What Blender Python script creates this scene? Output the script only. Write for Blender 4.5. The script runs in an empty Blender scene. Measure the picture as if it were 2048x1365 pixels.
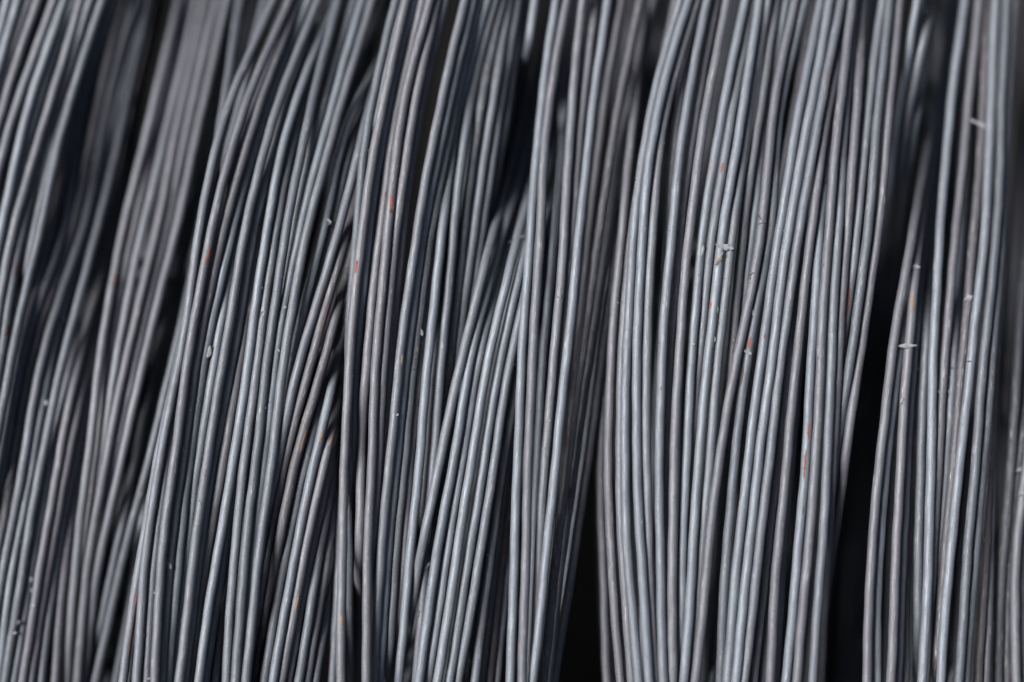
import bpy, math, random
import numpy as np
from mathutils import Vector

# ------------------------------------------------------------------ scene set-up
sc = bpy.context.scene
COL = sc.collection
random.seed(7); np.random.seed(7)
S = 1.25e-4                 # metres per unit of the layout; a wire is 20 units = 2.5 mm thick
DC = 3500.0                 # distance from the lens to the focal plane, in units
PITCH = math.radians(58)    # the camera looks down on the coils
R_ = Vector((1, 0, 0))
N_ = Vector((0, -math.cos(PITCH), math.sin(PITCH)))      # from the wires towards the camera
U_ = Vector((0, math.sin(PITCH), math.cos(PITCH)))       # up in the picture
ORG = Vector((0, 0, 0.30))
CAM = ORG + N_ * DC * S

cd = bpy.data.cameras.new("camera"); cam = bpy.data.objects.new("camera", cd); COL.objects.link(cam)
cam.location = CAM
cam.rotation_euler = (math.pi / 2 - PITCH, 0, 0)
cd.sensor_width = 36; cd.lens = 36 * DC / 2048
cd.clip_start = 0.01; cd.clip_end = 100
cd.dof.use_dof = True
cd.dof.focus_distance = DC * S
cd.dof.aperture_fstop = 2.3
sc.camera = cam

SUN_EL, SUN_AZ = math.radians(53), math.radians(-108)     # overcast light from the upper left
w = bpy.data.worlds.new("World"); sc.world = w; w.use_nodes = True
nt = w.node_tree
sky = nt.nodes.new('ShaderNodeTexSky'); sky.sky_type = 'NISHITA'; sky.sun_disc = False
sky.sun_elevation = SUN_EL; sky.sun_rotation = SUN_AZ
sky.air_density = 1.0; sky.dust_density = 5.0; sky.ozone_density = 0.6
bg = nt.nodes['Background']; bg.inputs['Strength'].default_value = 0.05
nt.links.new(sky.outputs[0], bg.inputs[0])
sd = bpy.data.lights.new("sun", 'SUN'); sun = bpy.data.objects.new("sun", sd); COL.objects.link(sun)
sd.energy = 5.0; sd.angle = math.radians(28); sd.color = (1.0, 0.985, 0.965)
d = Vector((math.sin(SUN_AZ) * math.cos(SUN_EL), math.cos(SUN_AZ) * math.cos(SUN_EL), math.sin(SUN_EL)))
sun.rotation_euler = d.to_track_quat('Z', 'Y').to_euler()
sc.view_settings.view_transform = 'Standard'; sc.view_settings.look = 'None'
sc.view_settings.exposure = 0.85; sc.view_settings.gamma = 1
try:
    sc.render.engine = 'CYCLES'; sc.cycles.max_bounces = 6
except Exception: pass

# ------------------------------------------------------------------ materials
def newmat(name):
    m = bpy.data.materials.new(name); m.use_nodes = True
    return m, m.node_tree, m.node_tree.nodes['Principled BSDF']

def ramp(nt, src, stops):
    r = nt.nodes.new('ShaderNodeValToRGB')
    while len(r.color_ramp.elements) < len(stops): r.color_ramp.elements.new(0.5)
    for e, (p, c) in zip(r.color_ramp.elements, stops):
        e.position = p; e.color = (*c, 1) if len(c) == 3 else c
    nt.links.new(src, r.inputs[0]); return r.outputs[0]

def noise(nt, vec, scale, detail=3, rough=.5, dist=0):
    n = nt.nodes.new('ShaderNodeTexNoise'); n.inputs['Scale'].default_value = scale
    n.inputs['Detail'].default_value = detail; n.inputs['Roughness'].default_value = rough
    n.inputs['Distortion'].default_value = dist
    nt.links.new(vec, n.inputs['Vector']); return n.outputs['Fac']

def mixc(nt, fac, a, b, mode='MIX'):
    m = nt.nodes.new('ShaderNodeMix'); m.data_type = 'RGBA'; m.blend_type = mode
    if isinstance(fac, (int, float)): m.inputs[0].default_value = fac
    else: nt.links.new(fac, m.inputs[0])
    for s, v in ((6, a), (7, b)):
        if isinstance(v, tuple): m.inputs[s].default_value = (*v, 1)
        else: nt.links.new(v, m.inputs[s])
    return m.outputs[2]

def math_(nt, op, a, b=None):
    m = nt.nodes.new('ShaderNodeMath'); m.operation = op
    for i, v in enumerate((a, b)):
        if v is None: continue
        if isinstance(v, (int, float)): m.inputs[i].default_value = v
        else: nt.links.new(v, m.inputs[i])
    return m.outputs[0]

def wire_material(name='drawn_steel_wire', tint=None, worn=0.):
    m, nt, p = newmat(name)
    uv = nt.nodes.new('ShaderNodeUVMap').outputs[0]          # u: around (mm), v: along (mm)
    oi = nt.nodes.new('ShaderNodeObjectInfo')
    off = nt.nodes.new('ShaderNodeCombineXYZ')
    nt.links.new(math_(nt, 'MULTIPLY', oi.outputs['Random'], 613.0), off.inputs[2])
    def vec(sx, sy):
        mp = nt.nodes.new('ShaderNodeVectorMath'); mp.operation = 'MULTIPLY_ADD'
        nt.links.new(uv, mp.inputs[0]); mp.inputs[1].default_value = (sx, sy, 1)
        nt.links.new(off.outputs[0], mp.inputs[2]); return mp.outputs[0]
    fine = noise(nt, vec(1, .55), 3.3, 5, .75)               # oxide grain
    streak = noise(nt, vec(1, .06), 4.2, 4, .6)              # drawing marks
    die = noise(nt, vec(1, .012), 6.5, 3, .6)                # long die lines
    patch = noise(nt, vec(1, .18), .42, 4, .6)               # broad discoloration
    col = ramp(nt, oi.outputs['Random'], [(0.0, (0.063, 0.074, 0.090)), (.22, (0.104, 0.117, 0.139)), (.45, (0.092, 0.094, 0.111)), (.62, (0.114, 0.119, 0.135)), (.8, (0.120, 0.141, 0.168)), (1.0, (0.150, 0.170, 0.198))])
    col = mixc(nt, ramp(nt, patch, [(.35, (0, 0, 0)), (.68, (1, 1, 1))]), col, mixc(nt, 1.0, col, (.80, .76, .78), 'MULTIPLY'))
    col = mixc(nt, ramp(nt, streak, [(.42, (0, 0, 0)), (.60, (.30, .30, .30))]), col, (.055, .055, .06))
    col = mixc(nt, ramp(nt, streak, [(.28, (.35, .35, .35)), (.42, (0, 0, 0))]), col, (.20, .21, .23))
    col = mixc(nt, ramp(nt, fine, [(.56, (0, 0, 0)), (.70, (.45, .45, .45))]), col, (.24, .25, .27))
    col = mixc(nt, ramp(nt, fine, [(.30, (.75, .75, .75)), (.44, (0, 0, 0))]), col, (.026, .026, .03))
    col = mixc(nt, ramp(nt, die, [(.30, (.55,) * 3), (.46, (0, 0, 0))]), col, (.04, .04, .045))
    if tint: col = mixc(nt, 1.0, col, tint, 'MULTIPLY')
    # scraped places where the scale is off: thin bright dashes along the wire
    dash = noise(nt, vec(1, .06), 3.8, 3, .6)
    zone = noise(nt, vec(1, .35), .30, 2, .5)
    dz = math_(nt, 'MULTIPLY', ramp(nt, dash, [(.60, (0, 0, 0)), (.67, (1, 1, 1))]), ramp(nt, zone, [(.50 - worn, (0, 0, 0)), (.62 - worn, (1, 1, 1))]))
    col = mixc(nt, math_(nt, 'MULTIPLY', dz, .75), col, (.27, .265, .26))
    # faint rust bloom
    rz = noise(nt, vec(1, .30), .55, 5, .7)
    col = mixc(nt, ramp(nt, rz, [(.655, (0, 0, 0)), (.74, (.6, .6, .6))]), col, (.13, .07, .05))
    nt.links.new(col, p.inputs['Base Color'])
    p.inputs['Metallic'].default_value = 0.35
    nt.links.new(ramp(nt, streak, [(.3, (.50,) * 3), (.7, (.68,) * 3)]), p.inputs['Roughness'])
    b = nt.nodes.new('ShaderNodeBump'); b.inputs['Strength'].default_value = .55; b.inputs['Distance'].default_value = 1.1e-4
    h = math_(nt, 'ADD', math_(nt, 'MULTIPLY', fine, .8), math_(nt, 'MULTIPLY', streak, .9))
    nt.links.new(math_(nt, 'ADD', h, math_(nt, 'MULTIPLY', dz, .5)), b.inputs['Height']); nt.links.new(b.outputs[0], p.inputs['Normal'])
    return m

def speck_material(name, c1, c2, rough=.8, scale=2500.):
    m, nt, p = newmat(name)
    tc = nt.nodes.new('ShaderNodeTexCoord').outputs['Object']
    n = noise(nt, tc, scale, 5, .7)
    nt.links.new(mixc(nt, ramp(nt, n, [(.32, (0, 0, 0)), (.66, (1, 1, 1))]), c1, c2), p.inputs['Base Color'])
    p.inputs['Roughness'].default_value = rough
    b = nt.nodes.new('ShaderNodeBump'); b.inputs['Strength'].default_value = .6; b.inputs['Distance'].default_value = 8e-5
    nt.links.new(n, b.inputs['Height']); nt.links.new(b.outputs[0], p.inputs['Normal'])
    return m

M_WIRE = wire_material()
M_WORN = wire_material('scuffed_steel_wire', (.62, .60, .60), .16)
M_BROWN = wire_material('stained_brown_steel_wire', (.84, .76, .73), .12)
SPECIAL = {'G8': M_WORN, 'G9': M_WORN, 'G10': M_WORN, 'L1': M_WORN, 'L2': M_WORN, 'F7c': M_WORN, 'E7': M_WORN, 'K3': M_WORN, 'K7': M_BROWN, 'K8': M_BROWN, 'K9': M_BROWN, 'C16': M_BROWN, 'C15': M_BROWN}
M_RUST = speck_material("orange_rust", (.095, .020, .012), (.15, .055, .038))
M_RUST_PALE = speck_material("pale_copper_rust", (.095, .058, .042), (.19, .135, .10))
M_RUST_DARK = speck_material("dark_rust", (.015, .008, .006), (.07, .028, .018))
M_CHIP = speck_material("light_grey_scale_chip", (.085, .09, .097), (.19, .197, .205))
M_CHIP_DARK = speck_material("dark_grey_scale_chip", (.015, .015, .018), (.07, .07, .08))
M_CHIP_TAN = speck_material("tan_scale_chip", (.09, .08, .07), (.18, .16, .145))
M_GROUND = speck_material("shade_black_ground", (.003, .003, .003), (.006, .006, .006), .95, 90.)
M_GROUND.node_tree.nodes['Principled BSDF'].inputs['Specular IOR Level'].default_value = .05   # earth coloured near-black, the deep shade of the gaps put into it

# ------------------------------------------------------------------ layout of the wires
YS = np.array([30, 230, 455, 683, 910, 1138, 1335], float)
_ = None
# depth of each bundle's front (units towards the camera), at the seven heights
ZB = {
 'A': [-225, -195, -150, -115, -85, -70, -60],
 'X': [-350, -330, -240, -155, -120, -110, -110],
 'Y': [-520, -520, -360, -185, -130, -115, -110],
 'B': [-370, -300, -225, -160, -130, -150, -170],
 'C': [-190, -85, -22, 0, 10, 28, 48],
 'D': [-95, -50, -15, 0, 12, 30, 42],
 'E': [-110, -60, -22, -4, 6, 10, 14],
 'F': [-520, -400, -75, -18, 6, 30, 42],
 'G': [-150, -95, -28, 0, 16, 32, 42],
 'H': [-110, -48, -4, 18, 34, 46, 52],
 'J': [-120, -48, -4, 18, 34, 46, 52],
 'V': [-150, -185, -260, -560, -760, -800, -800],
 'K': [-230, -165, -80, -22, 8, 30, 42],
 'L': [-420, -360, -220, -110, -60, -50, -45],
}
# name, front-to-back order, x at the seven heights
W = [
 ('C1', 1, [566,485,425,382,350,322,311]),
 ('C0a',2, [535,452,400,366,322,290,275]),
 ('C0b',5, [_,_,410,374,337,308,294]),
 ('C0c',6, [_,_,420,366,318,278,249]),
 ('C3', 3, [585,513,449,399,366,338,324]),
 ('C4', 3, [604,528,467,416,381,356,338]),
 ('C5', 6, [_,543,481,436,399,370,350]),
 ('C2', 2, [625,550,492,453,416,385,362]),
 ('C2b',6, [_,566,509,471,429,395,372]),
 ('C6', 6, [645,570,520,487,449,410,383]),
 ('C7', 5, [658,584,535,502,469,430,401]),
 ('C7b',9, [_,_,545,512,480,443,414]),
 ('C8', 5, [658,599,553,521,491,467,454]),
 ('C9', 2, [669,619,574,540,513,488,473]),
 ('C9b',8, [698,640,588,550,523,500,484]),
 ('C10',4, [716,660,601,557,530,503,487]),
 ('C11',2, [736,677,617,574,545,515,495]),
 ('C13',9, [_,704,648,592,553,_,_]),
 ('C14',9, [_,723,663,605,560,_,_]),
 ('C12',4, [_,736,679,611,557,514,488]),
 ('C15',5, [_,756,697,633,574,529,499]),
 ('C16',6, [_,_,718,659,595,548,511]),
 ('C17',9, [_,_,728,671,615,567,533]),
 ('C18',7, [_,_,733,685,632,585,551]),
 ('C19',8, [_,_,740,702,652,604,568]),
 ('C20',10,[_,_,_,712,662,615,581]),
 ('C21',12,[_,_,_,725,674,634,602]),
 ('C22',14,[_,_,_,735,686,650,618]),
 ('C23',14,[_,_,_,750,705,666,635]),
 ('D1', 1, [806,762,726,702,690,684,682]),
 ('D0', 2, [785,740,714,699,697,_,_]),
 ('D2', 2, [818,773,738,716,704,698,701]),
 ('D3', 3, [826,784,749,724,712,_,_]),
 ('D3b',2, [838,793,762,737,723,718,715]),
 ('D4', 1, [852,804,777,755,744,735,733]),
 ('D5', 2, [868,827,794,771,757,743,736]),
 ('D6', 4, [882,838,806,782,766,750,745]),
 ('D7', 9, [802,757,722,700,690,678,667]),
 ('E1', 1, [923,877,836,804,781,760,748]),
 ('E2', 3, [938,893,848,817,793,773,760]),
 ('E3', 3, [950,906,864,832,809,789,776]),
 ('E4', 5, [960,915,874,844,822,805,790]),
 ('E5', 3, [966,917,886,860,840,818,800]),
 ('E6', 6, [982,937,909,887,868,850,835]),
 ('E7', 8, [998,959,929,903,880,_,_]),
 ('E8', 8, [1014,982,949,918,890,_,_]),
 ('E9', 9, [1030,998,965,932,900,_,_]),
 ('E10',9, [1042,1012,978,_,_,_,_]),
 ('E11',10,[1066,1036,998,_,_,_,_]),
 ('F1', 4, [_,_,990,932,882,837,803]),
 ('F1b',7, [_,_,1000,943,894,853,819]),
 ('F2', 4, [_,_,1009,949,909,869,842]),
 ('F3', 5, [_,_,1026,966,926,890,861]),
 ('F4', 4, [_,_,1041,985,945,910,880]),
 ('F4b',8, [_,_,1051,996,957,920,893]),
 ('F5', 5, [_,_,1064,1008,970,934,903]),
 ('F6', 5, [_,_,1084,1029,991,956,921]),
 ('F7', 7, [_,_,_,1046,1009,977,953]),
 ('F7b',9, [_,_,_,1060,1018,988,964]),
 ('F7c',9, [_,_,_,1075,1032,1001,980]),
 ('F7d',10,[_,_,_,_,1046,1013,995]),
 ('G1', 2, [1108,1081,1062,1046,1036,1028,1022]),
 ('G2', 1, [1129,1096,1081,1067,1057,1051,1045]),
 ('G3', 5, [_,1128,1111,1090,1075,1064,1056]),
 ('G4', 3, [1162,1143,1129,1111,1091,1077,1068]),
 ('G5', 5, [1188,1164,1145,1124,1103,_,_]),
 ('G6', 1, [1211,1184,1160,1137,1113,1090,1069]),
 ('G7', 6, [1240,1206,1178,1152,1128,_,_]),
 ('G8', 4, [1274,1234,1199,1167,1137,1110,1089]),
 ('G9', 5, [1300,1254,1219,1184,1152,1121,1098]),
 ('G10',5, [_,_,1238,1206,1177,1143,1112]),
 ('G11',9, [_,_,1230,1196,1164,1133,1106]),
 ('H0', 4, [_,_,1245,1225,1217,1224,1239]),
 ('H0b',6, [_,_,_,1214,1202,1206,1213]),
 ('H1', 2, [1352,1301,1269,1255,1250,1258,1275]),
 ('H1b',5, [_,1306,1266,1246,1240,1247,1262]),
 ('H2', 1, [1368,1314,1286,1275,1274,1284,1297]),
 ('H3', 2, [1385,1331,1306,1294,1293,1299,1308]),
 ('H3b',7, [1394,1356,1336,_,_,_,_]),
 ('H4', 1, [1409,1371,1345,1326,1319,1321,1326]),
 ('H5', 5, [1427,1391,1361,1341,1331,1334,1338]),
 ('H6', 1, [1449,1411,1380,1360,1349,1345,1345]),
 ('H7', 4, [1484,1444,1407,1386,1373,1364,1360]),
 ('H8', 4, [1500,1464,1427,1402,1384,1372,1362]),
 ('H9', 2, [1514,1484,1447,1420,1398,1384,1370]),
 ('H10',3, [1530,1497,1467,1440,1420,1400,1386]),
 ('H11',6, [1549,1519,1487,1466,1446,_,_]),
 ('H12',7, [1567,1531,1505,1477,1452,_,_]),
 ('H13',2, [1584,1546,1523,1481,1440,1414,1394]),
 ('H14',4, [1603,1560,1541,1501,1471,1451,1441]),
 ('H14b',8,[_,_,_,1508,1468,1441,1427]),
 ('H15',7, [_,_,1550,1513,1484,1462,_]),
 ('J1', 3, [1636,1597,1560,1527,1498,1473,1456]),
 ('J2', 2, [1655,1619,1578,1548,1519,1494,1474]),
 ('J3', 2, [1677,1639,1600,1567,1540,1514,1492]),
 ('J3c',6, [_,_,_,1581,1556,1530,1510]),
 ('J3e',8, [_,_,_,_,1566,1541,1527]),
 ('J3b',3, [1694,1655,1624,1597,1575,1553,1541]),
 ('J3d',6, [_,_,1636,1606,1583,1563,1552]),
 ('J4', 3, [_,1662,1641,1625,1612,1593,1575]),
 ('J5', 1, [1702,1678,1658,1643,1632,1613,1596]),
 ('J6', 2, [1708,1691,1677,1664,1655,1641,1627]),
 ('J7', 3, [1725,1713,1695,1679,1666,_,_]),
 ('J8', 5, [1761,1736,1715,1686,1662,_,_]),
 ('J9', 4, [1777,1756,1736,1706,1672,1646,_]),
 ('J10',5, [1797,1778,1757,1724,1692,1660,1632]),
 ('V1', 20,[1830,1797,1770,1745,1720,1700,1690]),
 ('V2', 21,[1858,1817,1786,1768,1745,1725,1712]),
 ('V3', 22,[1880,1834,1802,1778,1756,1736,1722]),
 ('K0', 2, [1884,1862,1827,1788,1761,1741,1735]),
 ('K0b',5, [1894,1872,1840,1802,1775,1757,1753]),
 ('K0c',4, [1888,1866,1840,1818,1802,1791,1783]),
 ('K0d',6, [1900,1878,1852,1829,1814,1804,1796]),
 ('K0e',8, [1905,1884,1858,1838,1824,1813,1809]),
 ('K1a',6, [_,1878,1863,1852,1842,1837,1835]),
 ('K1', 3, [1925,1900,1881,1868,1862,1856,1846]),
 ('K2', 5, [1955,1935,1913,1892,1877,1864,_]),
 ('K2b',6, [_,_,_,1907,1893,1875,1863]),
 ('K3', 5, [1972,1966,1949,1928,1908,1888,1873]),
 ('K4', 4, [1990,1981,1970,1946,1922,1898,1883]),
 ('K4b',9, [_,_,_,_,1938,1918,1906]),
 ('K5', 3, [2012,2003,1994,1971,1952,1933,1920]),
 ('K6', 5, [2026,2014,2004,1987,1968,1948,1933]),
 ('K7', 8, [_,_,_,1994,1979,1968,1957]),
 ('K8', 9, [_,_,_,_,1983,1978,1972]),
 ('K9', 10,[_,_,_,_,_,1986,1983]),
 ('L1', 6, [_,_,2056,2037,2023,2004,1996]),
 ('L0', 12,[_,_,2036,2022,_,_,_]),
 ('L2', 7, [_,_,_,_,2038,2016,2014]),
 ('L3', 6, [_,_,_,2074,2055,2031,2032]),
 ('L4', 8, [_,_,_,_,2068,2045,2048]),
 ('L5', 7, [_,_,_,_,2084,2062,2060]),
 ('B1', 30,[350,303,248,206,178,151,136]),
 ('B2', 33,[368,322,267,224,192,163,147]),
 ('B3', 32,[387,341,287,240,205,172,150]),
 ('B4', 31,[405,360,315,261,215,176,157]),
 ('B5', 34,[426,380,333,279,231,187,165]),
 ('B6', 31,[447,402,354,297,246,197,171]),
 ('B7', 35,[468,427,380,328,275,222,190]),
 ('B8', 30,[_,_,_,355,301,242,198]),
 ('B8b',34,[_,_,_,_,_,226,186]),
 ('B8c',37,[_,_,_,_,306,270,237]),
 ('B9', 36,[494,447,402,345,292,_,_]),
 ('A1', 40,[28,-30,-90,_,_,_,_]),
 ('A0', 41,[8,-45,_,_,_,_,_]),
 ('A2', 40,[66,2,-55,_,_,_,_]),
 ('A3', 40,[98,28,-30,_,_,_,_]),
 ('A4', 41,[118,54,4,-40,_,_,_]),
 ('A5', 42,[135,69,18,-25,_,_,_]),
 ('A6', 40,[153,94,29,-12,_,_,_]),
 ('A7', 41,[172,108,46,7,-32,_,_]),
 ('A8', 40,[196,133,82,30,-12,-60,_]),
 ('X0', 44, [208,150,104,40,0,-42,_]),
 ('X1', 44,[222,165,127,53,10,-35,_]),
 ('X2', 45,[240,192,145,71,29,-12,-50]),
 ('X3', 46,[262,212,166,93,50,7,-22]),
 ('X4', 46,[285,230,176,109,67,25,0]),
 ('X5', 45, [292,248,196,136,86,46,15]),
 ('X6', 47, [300,254,210,151,102,63,32]),
 ('Y7', 45, [307,260,224,167,120,81,50]),
 ('Y8', 46, [312,266,238,184,138,96,66]),
 ('Y9', 48, [316,272,242,196,151,110,86]),
 ('Y10', 49, [320,278,248,_,163,129,112]),
]
BUN = {'X': 'A', 'Y': 'A', 'V': 'J'}
ORDER = {k: o for k, o in zip('DGHJFEKLC', (0, 0, 0, 0, 1, 0, 0, 0, 10))}

YY = np.concatenate([np.arange(-900, -60, 60.0), np.arange(-60, 1441, 15.0), np.arange(1500, 2301, 60.0)])
RW = 9.5

def spline(ys, xs, q):
    """natural cubic spline with straight ends"""
    n = len(ys)
    if n == 2: return xs[0] + (q - ys[0]) * (xs[1] - xs[0]) / (ys[1] - ys[0])
    h = np.diff(ys); A = np.zeros((n, n)); b = np.zeros(n); A[0, 0] = A[-1, -1] = 1
    for i in range(1, n - 1):
        A[i, i - 1] = h[i - 1]; A[i, i] = 2 * (h[i - 1] + h[i]); A[i, i + 1] = h[i]
        b[i] = 6 * ((xs[i + 1] - xs[i]) / h[i] - (xs[i] - xs[i - 1]) / h[i - 1])
    M = np.linalg.solve(A, b); out = np.empty_like(q)
    for k, y in enumerate(q):
        if y <= ys[0]:
            s = (xs[1] - xs[0]) / h[0] - h[0] * (2 * M[0] + M[1]) / 6; out[k] = xs[0] + s * (y - ys[0]); continue
        if y >= ys[-1]:
            s = (xs[-1] - xs[-2]) / h[-1] + h[-1] * (2 * M[-1] + M[-2]) / 6; out[k] = xs[-1] + s * (y - ys[-1]); continue
        i = min(np.searchsorted(ys, y) - 1, n - 2); i = max(i, 0); t = y - ys[i]; u = ys[i + 1] - y
        out[k] = (M[i] * u**3 + M[i + 1] * t**3) / (6 * h[i]) + (xs[i] / h[i] - M[i] * h[i] / 6) * u + (xs[i + 1] / h[i] - M[i + 1] * h[i] / 6) * t
    return out

DEEP = {'L0': -150, 'K0': -190, 'K0b': -170, 'K0c': -190, 'K0d': -170, 'K0e': -170, 'C1': 14, 'G2': 12, 'E10': 12, 'E11': 0, 'C2': 6, 'D1': 6, 'H1b': -15, 'G8': -28, 'G9': -60, 'G10': -85, 'G11': -170, 'G7': -30, 'G3': -15, 'H0': -60, 'H0b': -110, 'E5': -15, 'K0c': -12, 'K1': -5,
        'E7': -20, 'E8': -30, 'E6': -10}
UNDER_D = ['C12', 'C13', 'C14', 'C15', 'C16', 'C17', 'C18', 'C19', 'C20', 'C21', 'C22', 'C23']
wires = []
for name, prio, xs in W:
    f = name[0]
    if f == 'C' and name in UNDER_D:          # these pass up under the narrow upright bundle
        off = (UNDER_D.index(name) * 17 % 51) - 25
        for i, v in enumerate((824, 787, 757)):
            if xs[i] is None: xs[i] = max(v + off, xs[i + 1] + 12 if xs[i + 1] is not None else 0)
    idx = [i for i, v in enumerate(xs) if v is not None]
    x = spline(YS[idx], np.array([xs[i] for i in idx], float), YY)
    z = spline(YS, np.array(ZB[f], float), np.clip(YY, -60, 1440))
    # where a wire is hidden, let it sink below its bundle
    first, last = YS[idx[0]], YS[idx[-1]]
    sink = np.clip(first - 50 - YY, 0, 500) * (.8 if f in 'KV' else .25) * (idx[0] > 0) + np.clip(YY - last - 50, 0, 500) * .35 * (idx[-1] < 6)
    rank = prio - {'A': 40, 'X': 44, 'Y': 44, 'B': 30, 'V': 20}.get(f, 1)
    rank = min(max(rank, 0), 9)
    z = z - (2.5 if f in 'ABXC' else 5) * rank - (3 if f in 'ABXCE' else 9) * max(rank - 3, 0) + (np.where(YY < 430, 1.0, 0.0) * np.clip((430 - YY) / 250, 0, 1) * DEEP[name] if name.startswith('K0') else DEEP.get(name, 0))
    wires.append(dict(name=name, f=f, key=prio + ORDER.get(f, 0), x=x, z=z - sink, xs=xs, seen=(first if idx[0] else -200, last if idx[-1] < 6 else 1600)))

# inner wires that fill the bundles below the ones in view
fill = []
def filler(f, names, layers, dz):
    ws = [q for q in wires if q['name'] in names or q['f'] == f]
    ws.sort(key=lambda q: np.interp(900, YY, q['x']))
    for L in range(layers):
        for a, b in zip(ws[:-1], ws[1:]):
            if abs(b['x'][40] - a['x'][40]) > 60: continue
            t = random.uniform(.2, .8)
            x = a['x'] * (1 - t) + b['x'] * t + random.uniform(-4, 4) + random.uniform(-9, 9) * np.sin(YY / random.uniform(260, 420) + random.uniform(0, 6))
            z = np.minimum(a['z'], b['z']) - dz * L - {'A': 14, 'B': 10, 'X': 14, 'Y': 24, 'C': 22, 'E': 24, 'F': 40, 'D': 70, 'V': 16, 'K': 420}.get(f, 350)
            fill.append(dict(name='fill', f=f, key=60 + L, x=x, z=z, fill=True))
for f, n in (('C', 3), ('D', 3), ('E', 3), ('F', 2), ('G', 2), ('H', 3), ('J', 3), ('K', 2), ('L', 2), ('B', 3), ('A', 3), ('X', 2), ('Y', 2), ('V', 2)):
    filler(f, [], n, 22 if f in 'ABXV' else 30)

def gauss(a, s=2.2):
    k = np.exp(-.5 * (np.arange(-7, 8) / s)**2); k /= k.sum()
    return np.convolve(np.pad(a, 7, mode='edge'), k, mode='valid')
def erode(a, n=2):
    p = np.pad(a, n, mode='edge'); return np.min([p[i:i + len(a)] for i in range(2 * n + 1)], axis=0)

allw = sorted(wires, key=lambda q: q['key']) + sorted(fill, key=lambda q: q['key'])
D2 = 2 * RW
placed = []
for q in allw:
    z = q['z'].copy()
    # slope makes the horizontal cross-section wider
    sl = np.gradient(q['x'], YY); c = 1 / np.sqrt(1 + sl**2)
    for p in placed:
        dx = np.abs(p['x'] - q['x']) * c
        m = dx < D2
        if m.any():
            need = p['zz'] - np.sqrt(np.maximum(D2 * D2 - dx * dx, 0)) - .3
            z = np.where(m & (z > need), need, z)
    q['zz'] = gauss(erode(z))
    placed.append(q)

def place(px, py, z):
    px, py, z = float(px), float(py), float(z)
    return CAM + ((px - 1024) * S * R_ + (682.5 - py) * S * U_ - DC * S * N_) * ((DC - z) / DC)

def surface_z(px, py):
    best = -400
    for q in allw:
        x = np.interp(py, YY, q['x'])
        if abs(px - x) < RW:
            z = np.interp(py, YY, q['zz']) + math.sqrt(RW * RW - (px - x)**2)
            best = max(best, z)
    return best

# ------------------------------------------------------------------ meshes
def mesh_obj(name, verts, faces, mat, parent=None, uvs=None, smooth=True):
    me = bpy.data.meshes.new(name); me.from_pydata(verts, [], faces)
    me.materials.append(mat)
    if uvs is not None:
        l = me.uv_layers.new(name="UVMap"); l.data.foreach_set('uv', np.asarray(uvs, dtype=np.float32).ravel())
    if smooth: me.polygons.foreach_set('use_smooth', [True] * len(me.polygons))
    me.update()
    o = bpy.data.objects.new(name, me); COL.objects.link(o)
    if parent: o.parent = parent
    return o

def tube(q, sides, step=1, radius=RW, jitter=True):
    """verts, faces, uvs of one round wire"""
    idx = list(range(0, len(YY), step)); n = len(idx)
    P = [place(q['x'][i], YY[i], q['zz'][i]) for i in idx]
    ph1, ph2, ph3 = (random.uniform(0, 6.28) for _k in range(3))
    verts, faces, uvs = [], [], []
    along = 0; al = []
    for k in range(n):
        if k: along += (P[k] - P[k - 1]).length
        al.append(along * 1000)
    for k in range(n):
        t = (P[min(k + 1, n - 1)] - P[max(k - 1, 0)]).normalized()
        a = t.cross(N_).normalized(); b = a.cross(t).normalized()
        s = al[k]
        # the slight lumps and kinks of drawn wire
        wob = a * (.55 * math.sin(s * .16 + ph1) + .28 * math.sin(s * .53 + ph2)) * S + b * (.3 * math.sin(s * .33 + ph3)) * S if jitter else Vector()
        for j in range(sides):
            th = 2 * math.pi * j / sides
            r = S * radius * (1 + (.018 * math.sin(2 * th + s * .05 + ph2) + .012 * math.sin(3 * th + s * .4 + ph1) if jitter else 0))
            verts.append(P[k] + wob + (a * math.cos(th) + b * math.sin(th)) * r)
    circ = 2 * math.pi * radius * S * 1000
    for k in range(n - 1):
        for j in range(sides):
            j2 = (j + 1) % sides
            faces.append((k * sides + j, k * sides + j2, (k + 1) * sides + j2, (k + 1) * sides + j))
            u0, u1 = circ * j / sides, circ * (j + 1) / sides
            uvs += [(u0, al[k]), (u1, al[k]), (u1, al[k + 1]), (u0, al[k + 1])]
    faces.append(tuple(range(sides))[::-1]); uvs += [(0, 0)] * sides
    faces.append(tuple((n - 1) * sides + j for j in range(sides))); uvs += [(0, 0)] * sides
    return verts, faces, uvs

# ------------------------------------------------------------------ the ground under the coils
g = 3.0
mesh_obj('ground', [(-g, -g, 0), (g, -g, 0), (g, g, 0), (-g, g, 0)], [(0, 1, 2, 3)], M_GROUND, smooth=False)['kind'] = 'structure'

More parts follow.
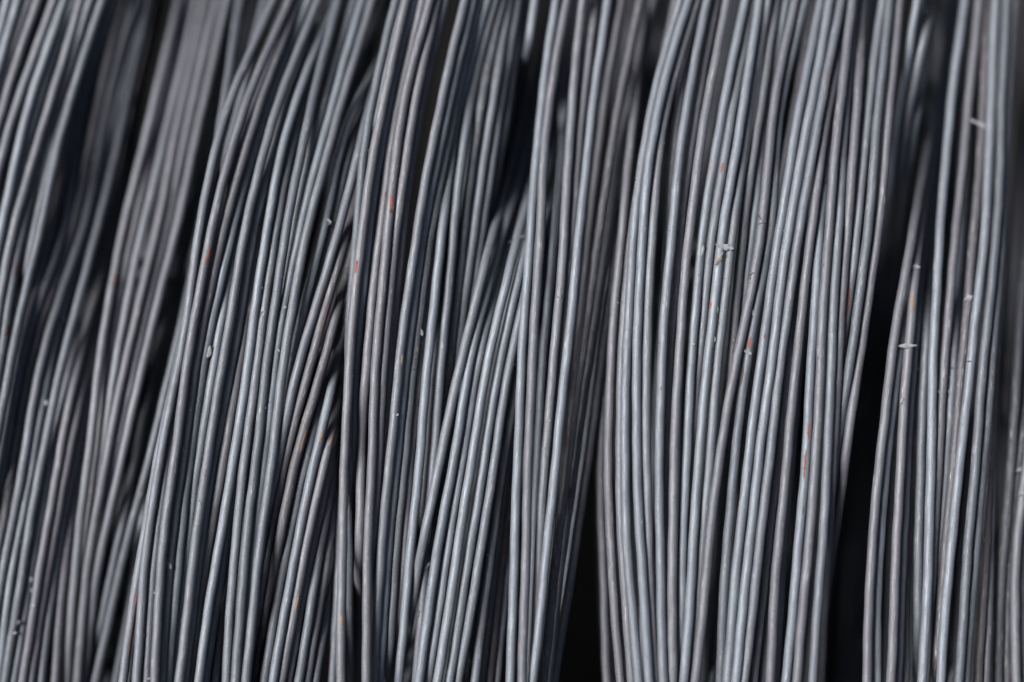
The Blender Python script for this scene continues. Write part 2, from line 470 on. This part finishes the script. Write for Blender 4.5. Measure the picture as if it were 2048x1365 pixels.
# ------------------------------------------------------------------ labels
PLACE = {
 'A': ('the blurred bundle at the left edge', 'wires in the blurred left-edge bundle'),
 'B': ('the dim bundle second from left', 'wires in the dim second bundle'),
 'C': ('the bundle left of centre', 'wires in the bundle left of centre'),
 'D': ('the narrow upright bundle left of centre', 'wires in the narrow upright bundle'),
 'E': ('the half-shaded bundle at the centre', 'wires in the half-shaded centre bundle'),
 'F': ('the slanting bundle at bottom centre', 'wires in the slanting centre bundle'),
 'G': ('the bundle just right of centre', 'wires in the bundle just right of centre'),
 'H': ('the broad pale bundle right of centre', 'wires in the broad pale bundle'),
 'J': ('the pale bundle second from right', 'wires in the second bundle from the right'),
 'K': ('the loose bundle near the right edge', 'wires in the loose right bundle'),
 'L': ('the dark cluster at the right edge', 'wires in the dark right-edge cluster'),
}
ORD = 'first second third fourth fifth sixth seventh eighth ninth tenth eleventh twelfth thirteenth fourteenth fifteenth sixteenth seventeenth eighteenth nineteenth twentieth'.split()
ORD += ['twenty-' + o for o in ORD[:9]] + ['thirtieth']
LOOK = {
 'C1': 'bright wire with a rust spot', 'D1': 'bright wire with red rust pit', 'D4': 'pale wire with an orange patch',
 'C16': 'brownish wire with long copper scrape', 'J8': 'wire with long orange rust streak', 'H14': 'wire with a brick-red patch',
 'G2': 'brightest smooth steel wire', 'K0': 'lone pale steel wire', 'C0c': 'wire with a dark rusted edge',
 'G8': 'dull scuffed steel wire', 'H9': 'pitted chip-strewn steel wire', 'B8': 'lone dim steel wire', 'J4': 'wire with faint rust blotches',
 'K8': 'brownish worn steel wire', 'K7': 'brownish streaked steel wire', 'B1': 'dim wire with a brown spot'}
groups = {}
for q in wires: groups.setdefault(BUN.get(q['f'], q['f']), []).append(q)
labels = {}
for gname, qs in groups.items():
    top = [q for q in qs if gname == 'A' and q['name'][0] == 'A']
    for row, sub in ((np.searchsorted(YY, 30), top), (np.searchsorted(YY, 1138), [q for q in qs if q not in top])):
        sub.sort(key=lambda q: q['x'][row])
        for i, q in enumerate(sub):
            pr = q['key'] - ORDER.get(q['f'], 0)
            look = LOOK.get(q['name'])
            if look is None:
                base = {'A': 40, 'X': 44, 'Y': 44, 'B': 30, 'V': 20}.get(q['f'], 1)
                look = 'grey steel wire' if pr - base <= 2 else ('recessed grey wire' if pr - base <= 5 else 'dark half-hidden wire')
            if top and sub is top: where = 'at the top'
            elif gname == 'A': where = 'low'
            else: where = 'low'
            labels[q['name']] = (look, ORD[i], where, gname)

objs = {}
for q in wires:
    v, fc, uv = tube(q, 16)
    o = mesh_obj('steel_wire', v, fc, SPECIAL.get(q['name'], M_WIRE), uvs=uv)
    look, od, where, gname = labels[q['name']]
    short = {'A': 'the blurred left-edge bundle', 'B': 'the dim second bundle', 'C': 'the bundle left of centre', 'D': 'the narrow upright bundle',
             'E': 'the shaded centre bundle', 'F': 'the slanting centre bundle', 'G': 'the bundle right of centre', 'H': 'the broad pale bundle',
             'J': 'the pale second-last bundle', 'K': 'the loose right bundle', 'L': 'the right-edge cluster'}[gname]
    o['label'] = ' '.join(f"{look}, {od} from left {where} in {short}".split())
    o['category'] = 'wire'; o['group'] = PLACE[gname][1]
    objs[q['name']] = (o, q)

# the mass of inner wires that can only be guessed between the others
V, F, UV = [], [], []
for q in fill:
    v, fc, uv = tube(q, 8, 3, RW, False); n = len(V)
    V += v; F += [tuple(i + n for i in f) for f in fc]; UV += uv
# deep inner turns of the coils, seen only as black between the bundles, and the turns on either side of the picture
for zl, a, b, st, sl0 in ((-270, -1100, -300, 17, -.3), (-110, 2290, 3000, 17, .02), (-300, -1100, -300, 19, -.3), (-160, 2290, 3000, 19, .02)):
    for k in range(int((b - a) / st)):
        x0 = a + k * st + random.uniform(-5, 5); sl = sl0 + random.uniform(-.02, .02)
        yy2 = np.array([-900, -300, 300, 900, 1600, 2300.])
        n = len(V); v = []
        for y in yy2:
            c0 = place(x0 + sl * (y - 680), y, zl + random.uniform(-9, 9) - .00006 * (y - 700)**2 * (zl > -300))
            for t in range(6): v.append(c0 + (R_ * math.cos(t * math.pi / 3) + N_ * math.sin(t * math.pi / 3)) * (RW * S))
        V += v
        for i in range(5):
            for t in range(6):
                t2 = (t + 1) % 6; F.append(tuple(n + q_ for q_ in (i * 6 + t, i * 6 + t2, i * 6 + 6 + t2, i * 6 + 6 + t)))
                UV += [(t * 1.3, i * 60), (t * 1.3 + 1.3, i * 60), (t * 1.3 + 1.3, i * 60 + 60), (t * 1.3, i * 60 + 60)]
o = mesh_obj('inner_wires', V, F, M_WIRE, uvs=UV)
o['kind'] = 'stuff'; o['label'] = 'dark mass of steel wires deep inside the coils'; o['category'] = 'wires'

# ------------------------------------------------------------------ rust patches: parts of their wire
def rust(wname, py, length, width, mat, side=0., nm='rust_patch', proud=.22, seed=0, label=None):
    """a flake of rust lying on the round of the wire; side = centre across the wire, -1..1"""
    o, q = objs[wname]; rnd = random.Random(seed + int(py))
    nl, nw = max(6, int(length / 2.5)), 7
    verts, faces = [], []
    for i in range(nl + 1):
        t = i / nl
        prof = math.sin(math.pi * min(max(t, .02), .98))**.45
        wl = width * prof * (.55 + .45 * rnd.random()); wr = width * prof * (.55 + .45 * rnd.random())
        y = py - length / 2 + length * t
        x = np.interp(y, YY, q['x']); z = np.interp(y, YY, q['zz'])
        slope = (np.interp(y + 5, YY, q['x']) - np.interp(y - 5, YY, q['x'])) / 10
        cs = 1 / math.sqrt(1 + slope * slope)
        for j in range(nw):
            s = side + (-wl + (wl + wr) * j / (nw - 1)) / RW
            s = max(-.97, min(.97, s)); ang = math.asin(s)
            edge = j in (0, nw - 1) or i in (0, nl)
            r = RW + (-.1 if edge else proud * (.55 + .9 * rnd.random()))
            off = r * math.sin(ang)
            verts.append(place(x + off * cs, y + off * slope * cs, z + r * math.cos(ang)))
    for i in range(nl):
        for j in range(nw - 1):
            a = i * nw + j; faces.append((a, a + nw, a + nw + 1, a + 1))
    r_ = mesh_obj(nm, verts, faces, mat, parent=o)
    if label: r_['label'] = label

rust('C1', 508, 26, 8, M_RUST, .0); rust('C1', 522, 15, 7.5, M_RUST, -.25)
rust('D1', 533, 30, 5, M_RUST, -.45); rust('D1', 526, 12, 2, M_RUST_DARK, -.35)
rust('D4', 408, 36, 7.5, M_RUST, -.1, label='orange chip-shaped rust patch'); rust('D4', 422, 12, 4, M_RUST_DARK, .1)
rust('D3b', 388, 12, 4.5, M_RUST_DARK, .3)
rust('C16', 884, 46, 4.2, M_RUST_PALE, .62, label='long copper-coloured scrape')
rust('C18', 872, 26, 4.5, M_RUST_PALE, .25); rust('C19', 878, 28, 4, M_RUST_PALE, .3)
rust('C18', 996, 20, 4, M_RUST_PALE, -.1)
rust('C15', 640, 60, 1.5, M_RUST, .5); rust('C12', 600, 50, 1.4, M_RUST, .6)
rust('J8', 604, 66, 8, M_RUST, -.2, label='long orange-red rust streak'); rust('J8', 655, 26, 5, M_RUST, -.3)
rust('H14', 686, 24, 6.5, M_RUST, -.05, label='brick-red rust patch'); rust('H13', 742, 24, 2.2, M_RUST, -.75)
rust('H14', 750, 40, 1.8, M_RUST_DARK, -.6)
rust('J4', 862, 34, 4, M_RUST, .3); rust('J4', 930, 60, 3, M_RUST, -.1); rust('J4', 1020, 16, 2.5, M_RUST_DARK, .4)
rust('G9', 990, 32, 5.5, M_RUST_DARK, -.45, proud=1.2, label='brown blister of rust')
rust('C0c', 1245, 150, 3.0, M_RUST_DARK, .55, label='long dark rusted edge'); rust('C0c', 1200, 26, 3, M_RUST, .45)
rust('H7', 330, 34, 3, M_RUST_PALE, -.3); rust('H8', 336, 22, 3.2, M_RUST, -.1)
rust('J3', 478, 9, 3, M_RUST, .3); rust('J1', 672, 10, 3, M_RUST, .1)
rust('H11', 205, 40, 4.5, M_RUST_PALE, .2); rust('J3', 150, 40, 5, M_RUST_PALE, -.1); rust('J2', 160, 30, 4, M_RUST_PALE, .1)
rust('B1', 562, 26, 8, M_RUST_DARK, .3); rust('B1', 468, 22, 6, M_RUST_DARK, 0)
rust('A7', 540, 26, 3, M_RUST_DARK, .0); rust('A7', 660, 22, 3, M_RUST_DARK, .1)
rust('C18', 1118, 26, 2.6, M_RUST, -.8); rust('C19', 1208, 36, 4, M_RUST_PALE, .35)
rust('E1', 720, 22, 3.4, M_RUST_PALE, .5); rust('E3', 700, 14, 3, M_RUST_PALE, .6)
rust('H4', 778, 10, 3, M_RUST, .1); rust('H9', 610, 16, 3, M_RUST, -.8); rust('H8', 640, 20, 2, M_RUST, .8)
rust('C8', 846, 18, 2, M_RUST, -.5); rust('D1', 1240, 22, 4, M_RUST_PALE, -.1)
rust('K0c', 600, 40, 5, M_RUST_PALE, 0); rust('J6', 280, 22, 3, M_RUST_PALE, 0)

# ------------------------------------------------------------------ loose chips lying on the wires
def chip(px, py, L, Wd, ang, mat, label, lift=1.5, curl=.25, tilt=0., cat='flake', name='scale_flake', group='scale flakes on the wires', thick=.6):
    """a thin curled sliver: L long, Wd wide, ang degrees from the horizontal of the picture"""
    rnd = random.Random(int(px * 7 + py))
    z0 = surface_z(px, py) + lift
    ca, sa = math.cos(math.radians(ang)), math.sin(math.radians(ang))
    n = 12; top, bot = [], []; asym = rnd.choice((-1, 1)) * rnd.random()
    c0 = place(px, py, z0)
    for i in range(n):
        t = i / (n - 1) * 2 - 1
        wdt = Wd / 2 * (1 - abs(t + .15 * asym * (1 - t * t))**1.6)**.8 * (.6 + .7 * rnd.random()) + .12
        for s in (-1, 0, 1):
            u = t * L / 2; v = s * wdt + rnd.uniform(-.25, .25)
            zz = curl * L * (t * t - .3) * .5 + tilt * u + (0 if s else .35 * Wd * .4) + rnd.uniform(-.15, .15)
            X = u * ca - v * sa; Y = -(u * sa + v * ca)
            top.append(place(px + X, py + Y, z0 + zz) - c0); bot.append(place(px + X, py + Y, z0 + zz - thick) - c0)
    V = top + bot; m = len(top); F = []
    for i in range(n - 1):
        for s in range(2):
            a = i * 3 + s; F.append((a, a + 1, a + 4, a + 3)); F.append((m + a, m + a + 3, m + a + 4, m + a + 1))
        a = i * 3; F.append((a, a + 3, m + a + 3, m + a)); a += 2; F.append((a, m + a, m + a + 3, a + 3))
    for i in (0, n - 1):
        a = i * 3; q_ = [a, a + 1, a + 2, m + a + 2, m + a + 1, m + a]; F.append(tuple(q_ if i == 0 else q_[::-1]))
    V = [tuple(v) for v in V]
    o = mesh_obj(name, V, F, mat, smooth=False); o.location = c0
    o['label'] = label; o['category'] = cat; o['group'] = group
    return o

CH, CD, CT = M_CHIP, M_CHIP_DARK, M_CHIP_TAN
chip(1449, 494, 40, 13, -12, CH, 'largest pale grey flake lying across wires of the broad bundle', 4, .12)
chip(1438, 518, 32, 9, 58, CT, 'tan torn flake just below the largest flake', 3)
chip(1405, 503, 26, 6, 80, CH, 'upright grey sliver left of the largest flake')
chip(1351, 505, 20, 4, 65, CT, 'thin tan sliver between wires at the left of the broad bundle')
chip(1354, 468, 16, 4, 75, CD, 'dark splinter above the thin tan sliver')
chip(1381, 547, 9, 17, 10, CH, 'rounded grey flake edge beside a front wire')
chip(1386, 492, 8, 30, 3, CH, 'long upright grey flake in the gap left of the largest flake', .5, .1)
chip(1506, 626, 17, 8, -62, CH, 'small oval pale flake above the brick-red rust patch')
chip(1496, 705, 18, 9, -28, CH, 'pale wedge-shaped flake just below the brick-red rust patch')
chip(1435, 620, 12, 4, 85, CH, 'tiny upright flake on a pitted wire of the broad bundle')
chip(1429, 680, 13, 5, 80, CH, 'small crumbly flake halfway down the broad bundle')
chip(1387, 690, 8, 6, 30, CH, 'pale crumb on the left of the broad bundle at mid height')
chip(1467, 682, 8, 5, 50, CH, 'pale crumb beside the slanting front wire of the broad bundle')
chip(1465, 698, 12, 3, 75, CT, 'tan splinter under the pale crumb of the slanting wire')
chip(1521, 437, 24, 3, -50, CD, 'dark splinter at the top right of the broad bundle')
chip(1524, 446, 20, 2.4, 20, CD, 'dark crossed splinter at the top right of the broad bundle')
chip(1503, 548, 14, 2.4, 30, CD, 'small dark splinter on the slanting wire')
chip(1500, 563, 10, 2, 0, CH, 'short white splinter across the slanting wire')
chip(1649, 369, 18, 5, 70, CD, 'dark curled flake high on the pale bundle near the right')
chip(1712, 364, 9, 6, 20, CD, 'dark crumb where two pale wires cross near the top right')
chip(1567, 461, 12, 3, -40, CH, 'bright crumb between two pitted wires right of the largest flake')
chip(1580, 510, 9, 2.2, -35, CH, 'thin white splinter on the second pitted wire')
chip(1829, 534, 25, 9, -2, CH, 'blurred grey flake bridging the gap beside the lone pale wire', 3, .1)
chip(1937, 597, 20, 10, 28, CH, 'white oval flake on the loose right bundle')
chip(1815, 692, 40, 9, 2, CH, 'long pale boat-shaped flake lying level across a dark gap', 3, -.05)
chip(1804, 803, 13, 8, 65, CH, 'pale blocky flake below the boat-shaped flake')
chip(1834, 735, 18, 3, -60, CD, 'dark sliver right of the boat-shaped flake')
chip(1897, 755, 12, 5, -10, CH, 'small pale flake in the gap of the right bundle', 1.5)
chip(1878, 784, 14, 5, -55, CH, 'small curled flake left of a dark gap in the right bundle')
chip(1898, 784, 18, 5, -52, CH, 'small curled flake inside the dark gap of the right bundle')
chip(1902, 735, 16, 3, -30, CD, 'dark crumb above the flakes in the right bundle')
chip(1938, 723, 11, 2.5, 0, CD, 'short black splinter on a pale wire of the right bundle')
chip(1935, 415, 20, 8, -15, CH, 'out-of-focus grey flake between upper wires of the right bundle', 1)
chip(1961, 249, 74, 7, -24, CH, 'long blurred straw-like sliver lying across wires at upper right', 4, .0)
chip(2040, 940, 26, 7, 55, CD, 'dark crumpled flake at the right edge', 2)
chip(2036, 941, 16, 8, 20, CH, 'grey crumpled flake at the right edge, above the lower one', 3)
chip(2044, 988, 16, 9, 10, CH, 'grey flake lowest on the right edge', 3)
chip(2017, 1132, 8, 5, 60, CH, 'tiny bright crumb on the dark right-edge wires')
chip(1925, 850, 3, 3, 0, CH, 'speck-sized crumb on the loose right bundle')
chip(1721, 1290, 16, 7, 20, CD, 'dim greenish flake in the black gap near bottom right', 2)
chip(1118, 593, 9, 8, 20, CH, 'small white flake on a dark wire right of centre')
chip(1098, 842, 8, 5, 10, CH, 'small bluish crumb between wires at the centre')
chip(1087, 897, 7, 5, -30, CH, 'round blue-white crumb low in the gap at the centre')
chip(1034, 478, 42, 4, 24, CD, 'dark twig-like splinter across blurred wires at the centre', 4)
chip(975, 211, 10, 8, 10, CH, 'blurred pale crumb near the top of the centre bundle')
chip(1213, 437, 8, 5, 20, CD, 'dark crumb at the right of the centre bundle')
chip(843, 665, 16, 7, -75, CH, 'grey block-shaped flake in the narrow gap left of centre')
chip(843, 686, 9, 3, -35, CH, 'small pale splinter below the block-shaped flake')
chip(853, 610, 14, 6, 80, CD, 'dark crumb above the block-shaped flake')
chip(875, 781, 9, 7, -30, CH, 'pale crumb on a recessed wire at the centre')
chip(833, 805, 16, 5, 85, CD, 'dark rusty crumb in a groove left of centre')
chip(873, 1037, 8, 5, 0, CH, 'tiny white crumb beside the slanting wires at bottom centre')
chip(855, 1132, 18, 5, 55, CH, 'blurred grey splinter between slanting wires at bottom centre')
chip(837, 1228, 12, 6, 80, CD, 'blurred dark crumb low between slanting wires')
chip(977, 1110, 7, 6, 0, CH, 'blurred round crumb on the right of the slanting bundle')
chip(692, 537, 14, 8, 30, CD, 'dark flake wedged at the left of the narrow upright bundle')
chip(694, 534, 9, 3, 15, CH, 'pale sliver on the dark flake left of the upright bundle')
chip(746, 397, 10, 6, -20, CH, 'pale crumb beside the orange chip on the upright bundle')
chip(656, 440, 18, 4, -40, CH, 'pale curled splinter in the gap left of centre')
chip(657, 448, 12, 6, 10, CD, 'dark crumb under the pale curled splinter')
chip(623, 684, 8, 5, 30, CH, 'white crumb between two slanting wires left of centre')
chip(648, 664, 11, 5, 40, CD, 'dark pit-like crumb on a slanting wire left of centre')
chip(638, 700, 14, 6, 60, CH, 'grey broken flake in the groove between slanting wires')
chip(630, 731, 12, 5, 60, CD, 'dark crumb in the groove below the broken flake')
chip(570, 615, 8, 5, 80, CH, 'bright crumb in a groove left of centre')
chip(557, 700, 10, 3, -60, CH, 'thin curled hair-like flake left of centre')
chip(523, 628, 12, 6, 60, CD, 'dark crumb stuck on a pale wire left of centre')
chip(478, 450, 12, 9, 30, CD, 'dark lump between wires near the upper left bright wire')
chip(480, 446, 8, 4, 30, CH, 'grey crumb on the dark lump near the upper left bright wire')
chip(418, 704, 26, 10, 76, CH, 'upright glassy flake on wires right of the bright left wire')
chip(397, 800, 8, 3, -60, CH, 'tiny white splinter below the upright glassy flake')
chip(381, 822, 7, 3, 60, CD, 'tiny dark crumb beside the bright left wire')
chip(338, 1130, 20, 7, -62, CH, 'bright white sliver beside the bright wire at lower left')
chip(399, 1005, 12, 2.5, -60, CH, 'hair-thin pale splinter on scratched wires at lower left')
chip(393, 1050, 12, 2.5, 15, CH, 'hair-thin level splinter on scratched wires at lower left')
chip(385, 1036, 8, 3, 60, CD, 'tiny dark crumb in a groove at lower left')
chip(309, 1186, 7, 3, -60, CH, 'tiny pale splinter left of the white sliver')
chip(362, 1241, 8, 3, 30, CH, 'tiny pale splinter near the bottom left')
chip(297, 1358, 10, 4, 20, CH, 'pale crumb at the bottom edge left')
chip(92, 806, 12, 9, 70, CH, 'blurred pale flake in the left-edge bundle')
chip(62, 1160, 12, 7, 80, CH, 'upper pale crumb in the lower left corner')
chip(64, 1182, 14, 7, -70, CH, 'middle pale crumb in the lower left corner')
chip(65, 1213, 12, 7, 10, CH, 'bright lowest-row crumb in the lower left corner')
chip(36, 1246, 13, 7, 40, CD, 'dark curled crumb in the lower left corner')
chip(29, 1267, 10, 5, 20, CH, 'small pale crumb nearest the lower left corner')
chip(125, 640, 18, 10, 70, CD, 'blurred dark lump in the left-edge bundle')
chip(2046, 737, 10, 6, 20, CD, 'dark crumb at the right edge at mid height')
chip(795, 830, 7, 4, 50, CH, 'tiny pale crumb on the shaded centre bundle')

# ------------------------------------------------------------------ grit: uncountable specks lodged on the wires
rnd = random.Random(3)
for mat, label, count, dark in ((M_CHIP, 'fine pale grit scattered over the wires', 1100, False), (M_CHIP_DARK, 'fine dark grit lodged in the grooves between wires', 1700, True)):
    V, F = [], []
    vis = [q for q in wires if q['f'] not in 'LVY']
    for k in range(count):
        if rnd.random() < .45: q = rnd.choice([a for a in vis if a['f'] in 'HJ']); py = rnd.gauss(480, 130)
        else: q = rnd.choice(vis); py = rnd.uniform(150, 1340)
        s = rnd.uniform(-.95, .95)
        if dark: s = rnd.choice((-1, 1)) * rnd.uniform(.55, .97)
        x = np.interp(py, YY, q['x']) + s * RW; zc = np.interp(py, YY, q['zz']) + RW * math.sqrt(1 - s * s)
        if surface_z(x, py) > zc + 1.0: continue
        r = rnd.uniform(.35, 1.0) * (1.5 if rnd.random() < .12 else 1) * (1.2 if dark else 1)
        c = len(V); el = rnd.uniform(.8, 1.9)
        for (a, b, e) in ((1, 0, 0), (-1, 0, 0), (0, el, 0), (0, -el, 0), (0, 0, .8), (0, 0, -.8)):
            j = rnd.uniform(.7, 1.3)
            V.append(tuple(place(x + a * r * j, py + b * r * j, zc + e * r * j + r * .2)))
        F += [(c + i, c + j, c + k_) for i, j, k_ in ((0, 2, 4), (2, 1, 4), (1, 3, 4), (3, 0, 4), (2, 0, 5), (1, 2, 5), (3, 1, 5), (0, 3, 5))]
    if dark:
        for wn, ya, yb, side, cnt in (('H9', 520, 900, .9, 260), ('H7', 430, 640, .6, 70), ('H4', 440, 560, .9, 60), ('G9', 640, 1000, 0, 90), ('H11', 420, 720, .7, 80), ('F7', 700, 1000, .4, 50), ('J1', 330, 560, .8, 60), ('L1', 880, 1200, -.3, 90), ('C5', 900, 1060, .6, 50), ('E3', 440, 760, .3, 70)):
            q = objs[wn][1]
            for k in range(cnt):
                py = rnd.uniform(ya, yb); sd_ = side + rnd.gauss(0, .18)
                sd_ = max(-1.05, min(1.05, sd_)); x = np.interp(py, YY, q['x']) + sd_ * RW
                zc = np.interp(py, YY, q['zz']) + RW * math.sqrt(max(0, 1 - sd_ * sd_)); r = rnd.uniform(.5, 1.5); c = len(V)
                for (a, b, e) in ((1, 0, 0), (-1, 0, 0), (0, 1.3, 0), (0, -1.3, 0), (0, 0, .8), (0, 0, -.8)):
                    j = rnd.uniform(.6, 1.4); V.append(tuple(place(x + a * r * j, py + b * r * j, zc + e * r * j + r * .2)))
                F += [(c + i, c + j, c + k_) for i, j, k_ in ((0, 2, 4), (2, 1, 4), (1, 3, 4), (3, 0, 4), (2, 0, 5), (1, 2, 5), (3, 1, 5), (0, 3, 5))]
    o = mesh_obj('dark_grit' if dark else 'pale_grit', V, F, mat, smooth=False)
    o['kind'] = 'stuff'; o['label'] = label; o['category'] = 'grit'
